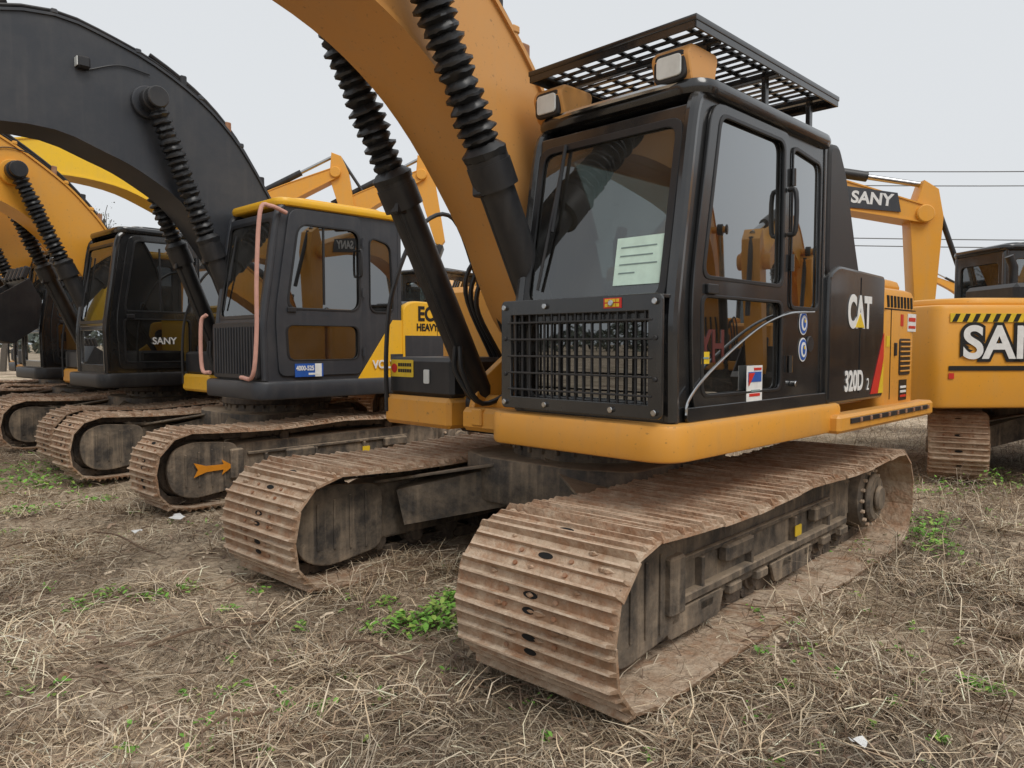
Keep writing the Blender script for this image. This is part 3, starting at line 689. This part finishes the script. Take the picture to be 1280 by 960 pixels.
# machine at the right showing its tail
c6=dict(w=.62,body='sany',side='sany',hood='black',cab='black',boom='sany',urot=R(-58),ks=1.02,brot=R(10),boxy=True)
r6,u6,*_=excavator('excavator',(7.22,9.85),R(61),c6)
D=Part('hazard_band')
yf=-1.540
D.plate(rect(-2.52,1.86,-.5,1.955),[],.006,'yelv',XZ(yf),.001)
for i in range(17):
    x=-2.50+.115*i; D.plate([(x,1.865),(x+.05,1.865),(x+.09,1.95),(x+.04,1.95)],[],.006,'blkv',XZ(yf-.005),.001)
D.plate(rect(-2.52,1.33,-.45,1.38),[],.006,'blkv',XZ(yf),.001)
D.plate(rect(-2.52,1.24,-2.46,1.30),[],.006,'red',XZ(yf),.001)
D.build(u6)
text('SANY',.50,(-1.72,yf-.004,1.62),'R','blkv',u6,bold=.045,sx=1.05); text('SANY',.50,(-1.72,yf-.010,1.62),'R','white',u6,bold=.012,sx=1.05)
for i,(x,y) in enumerate([(13,4.2),(15.5,7.8),(18,11.0),(13.5,.5),(21,14.5)]):
    clone(r5 if i%2 else r3,(x,y),R(200+5*i))

# ============ ground
fr=[(rng.uniform(.5,6),rng.uniform(0,6.28),rng.uniform(0,6.28)) for _ in range(22)]
def gh(x,y):
    z=np.zeros_like(x)
    for f,a,p in fr: z=z+np.sin((x*math.cos(a)+y*math.sin(a))*f+p)*(.012/ (0.6+f*.35))
    far=np.clip((np.hypot(x,y)-30)/60,0,1)
    return z*(1-far)-.012
t=np.linspace(-1,1,321); ax=15*t+1800*np.sign(t)*np.abs(t)**9
gx_,gy_=np.meshgrid(ax,ax+6); zz=gh(gx_,gy_)
zz=zz+(rng.random(zz.shape)-.5)*.014*(np.hypot(gx_,gy_)<20)
n=len(ax); vs=np.stack([gx_.ravel(),gy_.ravel(),zz.ravel()],1)
i,j=np.meshgrid(np.arange(n-1),np.arange(n-1)); a=(j*n+i).ravel(); fs=np.stack([a,a+1,a+n+1,a+n],1)
def npmesh(name,vs,fs,cols=None,mat=None,smooth=False):
    me=bpy.data.meshes.new(name); k=fs.shape[1]
    me.vertices.add(len(vs)); me.vertices.foreach_set('co',vs.astype(np.float32).ravel())
    me.loops.add(fs.size); me.loops.foreach_set('vertex_index',fs.astype(np.int32).ravel())
    me.polygons.add(len(fs)); me.polygons.foreach_set('loop_start',np.arange(0,fs.size,k,dtype=np.int32)); me.polygons.foreach_set('loop_total',np.full(len(fs),k,dtype=np.int32))
    me.update(calc_edges=True)
    if smooth: me.polygons.foreach_set('use_smooth',np.ones(len(fs),dtype=bool))
    if cols is not None:
        at=me.color_attributes.new('col','FLOAT_COLOR','POINT'); at.data.foreach_set('color',np.concatenate([cols,np.ones((len(cols),1))],1).astype(np.float32).ravel())
    me.materials.append(mat); ob=bpy.data.objects.new(name,me); COL.objects.link(ob); return ob
gm,nt,b=nmat('dry_soil'); L=nt.links.new
tc=N(nt,'ShaderNodeTexCoord')
def noi(sc,det=8,ro=.6):
    q=N(nt,'ShaderNodeTexNoise'); q.inputs['Scale'].default_value=sc; q.inputs['Detail'].default_value=det; q.inputs['Roughness'].default_value=ro; L(tc.outputs['Object'],q.inputs['Vector']); return q
a1=noi(.8); cr=N(nt,'ShaderNodeValToRGB'); el=cr.color_ramp.elements
el[0].position=.36; el[0].color=(.22,.16,.11,1); el[1].position=.62; el[1].color=(.66,.555,.42,1); e=el.new(.49); e.color=(.44,.35,.25,1)
L(a1.outputs[0],cr.inputs[0])
a2=noi(16,10,.75); cr2=N(nt,'ShaderNodeValToRGB'); cr2.color_ramp.elements[0].position=.34; cr2.color_ramp.elements[0].color=(.45,.41,.37,1); cr2.color_ramp.elements[1].position=.60; cr2.color_ramp.elements[1].color=(1.25,1.2,1.15,1); L(a2.outputs[0],cr2.inputs[0])
mm=N(nt,'ShaderNodeMixRGB',blend_type='MULTIPLY'); mm.inputs[0].default_value=1; L(cr.outputs[0],mm.inputs[1]); L(cr2.outputs[0],mm.inputs[2])
a3=noi(.25,5); r3_=N(nt,'ShaderNodeMapRange'); r3_.inputs[1].default_value=.52; r3_.inputs[2].default_value=.72; r3_.inputs[4].default_value=.3; L(a3.outputs[0],r3_.inputs[0])
m4=N(nt,'ShaderNodeMixRGB'); m4.inputs[2].default_value=(.17,.18,.08,1); L(r3_.outputs[0],m4.inputs[0]); L(mm.outputs[0],m4.inputs[1])
L(m4.outputs[0],b.inputs['Base Color']); b.inputs['Roughness'].default_value=.95
bp=N(nt,'ShaderNodeBump'); bp.inputs['Strength'].default_value=.9; bp.inputs['Distance'].default_value=.03; a5=noi(38,8,.7); L(a5.outputs[0],bp.inputs['Height']); L(bp.outputs[0],b.inputs['Normal'])
npmesh('ground',vs,fs,None,gm,True)

# ============ dry grass litter
am,nt,b=nmat('straw'); L=nt.links.new
at=N(nt,'ShaderNodeAttribute'); at.attribute_name='col'; L(at.outputs['Color'],b.inputs['Base Color']); b.inputs['Roughness'].default_value=.7
def blades(name,X,Y,length,lift,width,pal,zoff=0,tint=None,yawc=None):
    n=len(X); yaw=rng.random(n)*2*math.pi
    if yawc is not None: yaw=yawc+rng.normal(0,.7,n)+math.pi*(rng.random(n)<.5)
    d=np.stack([np.cos(yaw),np.sin(yaw)],1)
    bend=(rng.random(n)-.5)*1.4; d2=np.stack([np.cos(yaw+bend),np.sin(yaw+bend)],1)
    p0=np.stack([X,Y],1); p1=p0+d*(length*.5*np.cos(lift))[:,None]; p2=p1+d2*(length*.5*np.cos(lift*.5))[:,None]
    z0=gh(X,Y)+zoff; z1=z0+length*.5*np.sin(lift)+.008; z2=z1+length*.5*np.sin(lift*.35)*(rng.random(n)*1.6-.5)
    z1=np.maximum(z1,gh(p1[:,0],p1[:,1])+.006); z2=np.maximum(z2,gh(p2[:,0],p2[:,1])+.003)
    sd=np.stack([-d[:,1],d[:,0]],1)*width[:,None]/2
    up=width*.5*(rng.random(n)-.5)
    V=np.zeros((n,6,3))
    for k,(p,z,s) in enumerate(((p0,z0,1),(p1,z1,.9),(p2,z2,.25))):
        V[:,2*k,:2]=p-sd*s; V[:,2*k,2]=z-up; V[:,2*k+1,:2]=p+sd*s; V[:,2*k+1,2]=z+up
    base=(np.arange(n)*6)[:,None]; F_=np.concatenate([base+np.array([0,1,3,2]),base+np.array([2,3,5,4])],0)
    pal=np.array(pal); c=pal[rng.integers(0,len(pal),n)]*(.6+.7*rng.random(n))[:,None]
    if tint is not None: c=c*tint[:,None]
    c=np.minimum(np.repeat(c,6,0),.85)
    return npmesh(name,V.reshape(-1,3),F_,c,am)
STR=[(.70,.56,.38),(.58,.45,.30),(.38,.27,.175),(.82,.69,.50),(.20,.135,.09),(.62,.52,.39),(.28,.195,.125)]
def field(n,y0,y1,pw,wid=.80):
    Yv=y0+(y1-y0)*rng.random(n)**pw; Xv=(rng.random(n)*2-1)*(Yv*wid+.9); return Xv,Yv
X,Y_=field(230000,1.2,15,1.75)
s=np.sin(X*1.7+1)+np.sin(Y_*2.3+X*.8)+np.sin(X*4.1-Y_*3.2)*.7+rng.normal(0,.9,len(X)); k=s>-.8; X,Y_=X[k],Y_[k]; n=len(X)
tint=np.clip(.95+.24*np.sin(X*1.1+Y_*.9+2)+.2*np.sin(X*3.1-Y_*2.2)-.30*np.clip(X/np.maximum(Y_,1)*2,0,1),.40,1.35)
yc=np.sin(X*2.1+Y_)*1.3+np.cos(Y_*2.6-X*1.3)*1.3
blades('dry_grass_litter',X,Y_,.05+.26*rng.random(n)**1.7,rng.random(n)**2.0*.6,.0022+.005*rng.random(n)**2,STR,tint=tint,yawc=yc)
# matted clumps of loose straw
cxs=[];cys=[]
for _ in range(150):
    y=1.4+7*rng.random()**1.3; x=rng.uniform(-1,1)*y*.78; m=int(rng.integers(60,220)); r=rng.uniform(.05,.22)
    cxs.append(x+rng.normal(0,r,m)); cys.append(y+rng.normal(0,r*.6,m))
cX=np.concatenate(cxs); cY=np.concatenate(cys); n=len(cX)
blades('straw_clumps',cX,cY,.08+.25*rng.random(n),.1+.7*rng.random(n)**1.5,.003+.004*rng.random(n),STR,zoff=.01)
X3,Y3=field(7000,1.2,10,1.7); n=len(X3)
blades('dead_leaves',X3,Y3,.03+.07*rng.random(n),rng.random(n)*.5,.010+.014*rng.random(n),[(.46,.35,.24),(.33,.23,.16),(.60,.49,.36),(.20,.13,.09)],zoff=.006)
X2,Y2=field(32000,3,16,1.0,.95); w=(np.clip((X2/Y2-.25)*2.2,0,1)+.06*(Y2>7)); k=rng.random(len(X2))<w; X2,Y2=X2[k],Y2[k]; n=len(X2)
blades('dry_weeds',X2,Y2,.15+.42*rng.random(n)**1.8,.35+.95*rng.random(n),.003+.003*rng.random(n),STR[1:],tint=np.full(n,.75))
# ============ green weeds
def leafmesh(name,spots):
    Vs=[];Fs=[];Cs=[]
    for (cx,cy,rad,num,hgt,sz) in spots:
        for _ in range(num):
            a=rng.random()*6.28; r=rad*rng.random()**.8; x=cx+r*math.cos(a); y=cy+r*math.sin(a)
            z=float(gh(np.array(x),np.array(y)))+.018+hgt*rng.random()*(1-.6*r/rad)
            yaw=rng.random()*6.28; l_=sz*(.6+.8*rng.random()); w_=l_*.48; tl=rng.uniform(-.5,.7)
            d=Vector((math.cos(yaw)*math.cos(tl),math.sin(yaw)*math.cos(tl),math.sin(tl))); sdv=Vector((-math.sin(yaw),math.cos(yaw),rng.uniform(-.3,.3)))
            p=Vector((x,y,z)); o=len(Vs)
            for q in(p,p+d*l_*.35+sdv*w_*.5,p+d*l_*.7+sdv*w_*.42,p+d*l_-Vector((0,0,l_*.15)),p+d*l_*.7-sdv*w_*.42,p+d*l_*.35-sdv*w_*.5): Vs.append(tuple(q))
            Fs.append((o,o+1,o+2,o+3)); Fs.append((o,o+3,o+4,o+5))
            g=.6+.9*rng.random(); c=(np.array((.16,.35,.05))*g if rng.random()<.75 else np.array((.27,.38,.08))*g); Cs+= [c]*6
    return npmesh(name,np.array(Vs),np.array(Fs),np.array(Cs),am)
def gp(px,py): y=1513/(py-430); return ((px-640)/934*y,y)
sp=[]
for px,py,rad,num,h,sz in [(545,785,.18,190,.12,.05),(500,790,.15,110,.10,.045),(560,762,.12,90,.09,.045),(480,765,.09,40,.06,.04),(1150,680,.30,150,.16,.06),(1190,700,.25,70,.12,.05),(1165,665,.3,80,.14,.05),(350,890,.04,10,.04,.055),(398,884,.05,14,.04,.055),(370,795,.05,12,.04,.05),(290,860,.04,8,.03,.045),(1235,880,.09,80,.06,.03),(1265,890,.06,40,.05,.025),(455,790,.06,18,.04,.04),(130,745,.12,50,.05,.04),(180,750,.12,40,.05,.04),(90,760,.12,40,.05,.04),(225,740,.10,40,.05,.04),(150,935,.05,10,.03,.045),(430,845,.05,14,.03,.04),(475,870,.06,12,.03,.04),(40,605,.6,260,.14,.06),(25,640,.35,130,.10,.05),(110,625,.25,60,.06,.05),(1190,950,.05,20,.02,.03),(1255,610,.5,120,.25,.05),(1180,620,.4,90,.2,.05),(280,770,.08,18,.03,.035),(690,930,.05,10,.03,.04),(330,950,.04,8,.03,.04),(990,870,.04,12,.03,.035),(1060,860,.04,12,.03,.035),(20,590,.5,150,.12,.06),(320,745,.08,24,.04,.035),(960,830,.05,18,.03,.035),(250,900,.04,9,.03,.04),(60,860,.05,10,.03,.035)]:
    x,y=gp(px,py); sp.append((x,y,rad,num,h,sz))
for _ in range(230):
    y=rng.uniform(2,12); x=rng.uniform(-1,1)*y*.75; sp.append((x,y,rng.uniform(.02,.12),int(rng.integers(3,14)),.04,.032))
leafmesh('green_weeds',sp)
T=Part('twigs')
for k in range(230):
    y=1.5+6.5*rng.random()**1.4; x=rng.uniform(-1,1)*y*.75
    if k%2: x=abs(x)+.3
    yaw=rng.random()*6.28; pts=[]; ln=rng.uniform(.2,.8)
    for i in range(6):
        pts.append((x,y,float(gh(np.array(x),np.array(y)))+.014+.045*rng.random())); yaw+=rng.normal(0,.35); x+=math.cos(yaw)*ln/5; y+=math.sin(yaw)*ln/5
    T.tube(pts,rng.uniform(.0018,.005),'twig',5)
for (a,b_) in (((110,670),(205,705)),((175,820),(345,785)),((420,815),(520,840)),((240,935),(330,905))):
    xa,ya=gp(*a); xb,yb=gp(*b_); T.tube(curve_pts([(xa,ya,.02),((xa*2+xb)/3,(ya*2+yb)/3+.03,.05),((xa+xb*2)/3,(ya+yb*2)/3-.02,.04),(xb,yb,.02)],4),.008,'twig',6)
T.build()
Lr=Part('paper_litter')
for px,py,sz in((215,653,.09),(1228,868,.05),(1085,955,.04),(165,672,.06)):
    x,y=gp(px,py); m=9; v=[(x,y,.05)]+[(x+sz*math.cos(i*6.28/m)*rng.uniform(.5,1),y+sz*math.sin(i*6.28/m)*rng.uniform(.5,1),.02+rng.uniform(0,.04)) for i in range(m)]
    Lr.add(v,[(0,1+i,1+(i+1)%m) for i in range(m)],'white')
Lr.build()
St=Part('stones')
for k in range(260):
    y=1.5+8*rng.random()**1.4; x=rng.uniform(-1,1)*y*.75; r=.006+.026*rng.random()**3
    z=float(gh(np.array(x),np.array(y)))
    St.lathe((x,y,z-.3*r),(x+rng.normal(0,.3)*r,y,z+r*1.0),[(0,r*.8),(.3,r*1.1),(.7,r*.85),(1,r*.4)],'shoe',7)
St.build()

# ============ utility pole with wires, tree, distant trees
pole=empty('utility_pole'); P=Part('pole'); P.lathe((13.2,40,0),(13.2,40,11.2),[(0,.18),(1,.11)],'frame',12); P.box((13.2,40,10.5),(.1,1.8,.12),'frame',.01); P.build(pole)
P=Part('wires')
for oy,oz in((0,10.75),(.8,10.2),(-.8,7.2),(-.2,6.9)):
    pts=[(13.2+45*i/20,40+oy-6*i/20,oz-.9*math.sin(math.pi*i/20)*.6) for i in range(21)]; P.tube(pts,.026,'rubber',5)
P.build(pole)
pole2=empty('utility_pole'); P=Part('pole'); P.lathe((58.2,34,0),(58.2,34,11.2),[(0,.18),(1,.11)],'frame',12); P.box((58.2,34,10.5),(.1,1.8,.12),'frame',.01); P.build(pole2)
def tree(x,y,h,seed,leaf):
    rr=random.Random(seed); e=empty('tree',None,(x,y,0)); P=Part('trunk_and_limbs'); tips=[]
    def br(p,d,l_,r,dep):
        pts=[p]
        for i in range(4):
            d=(d+Vector((rr.uniform(-.2,.2),rr.uniform(-.2,.2),rr.uniform(-.05,.15)))).normalized(); p=p+d*l_/4; pts.append(p)
        P.tube(pts,r,'bark',5)
        if dep==0: tips.append(p); return
        for k in range(4):
            a=pts[rr.randint(2,4)]; nd=(d+Vector((rr.uniform(-1,1),rr.uniform(-1,1),rr.uniform(-.1,.6)))).normalized(); br(a,nd,l_*.66,r*.55,dep-1)
    br(Vector((0,0,0)),Vector((0,0,1)),h*.42,h*.016,4); P.build(e)
    V=[];Fs=[];Cs=[]
    for tp in tips:
        for _ in range(leaf):
            c=tp+Vector((rr.gauss(0,.3),rr.gauss(0,.3),rr.gauss(0,.25))); s=.06; o=len(V)
            for q in range(4): V.append(tuple(c+Vector((rr.uniform(-s,s),rr.uniform(-s,s),rr.uniform(-s,s)))))
            Fs.append((o,o+1,o+2,o+3)); g=rr.uniform(.6,1.2); Cs+=[np.array((.10*g,.12*g,.07*g))]*4
    ob=npmesh('crown',np.array(V),np.array(Fs),np.array(Cs),am); ob.parent=e
tree(-26.0,40,11.5,2,4); tree(-30,44,12,5,4); tree(-23,44,10.5,8,4)
n=26000; ang=rng.random(n)*math.pi*2; rad=150+rng.random(n)*25
hh=(6+2.5*np.sin(ang*9)+1.8*np.sin(ang*31+1)+1.2*np.sin(ang*83))*rng.random(n)**.7
cx=np.cos(ang)*rad; cy=np.sin(ang)*rad
V=np.stack([cx,cy,hh],1)[:,None,:]+rng.normal(0,.55,(n,4,3)); Cs=np.repeat(np.array((.13,.15,.12))*(.6+.7*rng.random((n,1))),4,0)
npmesh('distant_trees',V.reshape(-1,3),np.arange(n*4).reshape(-1,4),Cs,am)

# ============ light
w=bpy.data.worlds.new('World'); scn.world=w; w.use_nodes=True; nt=w.node_tree; L=nt.links.new
bg=nt.nodes['Background']; sky=N(nt,'ShaderNodeTexSky'); sky.sky_type='NISHITA'; sky.sun_disc=False
el_,az=R(52),R(150)
sky.sun_elevation=el_; sky.sun_rotation=az; sky.dust_density=5; sky.air_density=1.2
hs=N(nt,'ShaderNodeHueSaturation'); hs.inputs['Saturation'].default_value=.12; L(sky.outputs[0],hs.inputs['Color'])
mx=N(nt,'ShaderNodeMixRGB'); mx.inputs[0].default_value=.86; mx.inputs[2].default_value=(6.6,6.85,7.1,1); L(hs.outputs[0],mx.inputs[1]); L(mx.outputs[0],bg.inputs[0]); bg.inputs[1].default_value=.120
sl=bpy.data.lights.new('sun','SUN'); sl.energy=1.5; sl.angle=R(28); sl.color=(1,.96,.9)
so=bpy.data.objects.new('sun',sl); COL.objects.link(so)
sd=Vector((math.sin(az)*math.cos(el_),math.cos(az)*math.cos(el_),math.sin(el_)))
so.rotation_euler=sd.to_track_quat('Z','Y').to_euler(); so.location=(0,0,20)

cam=bpy.data.cameras.new('camera'); cam.sensor_width=36; cam.lens=26.27; cam.clip_end=4000; cam.clip_start=.05
co=bpy.data.objects.new('camera',cam); COL.objects.link(co); co.location=(0,0,1.62); co.rotation_euler=(R(90-3.06),0,0); scn.camera=co
scn.view_settings.view_transform='Standard'; scn.view_settings.look='None'; scn.view_settings.exposure=0
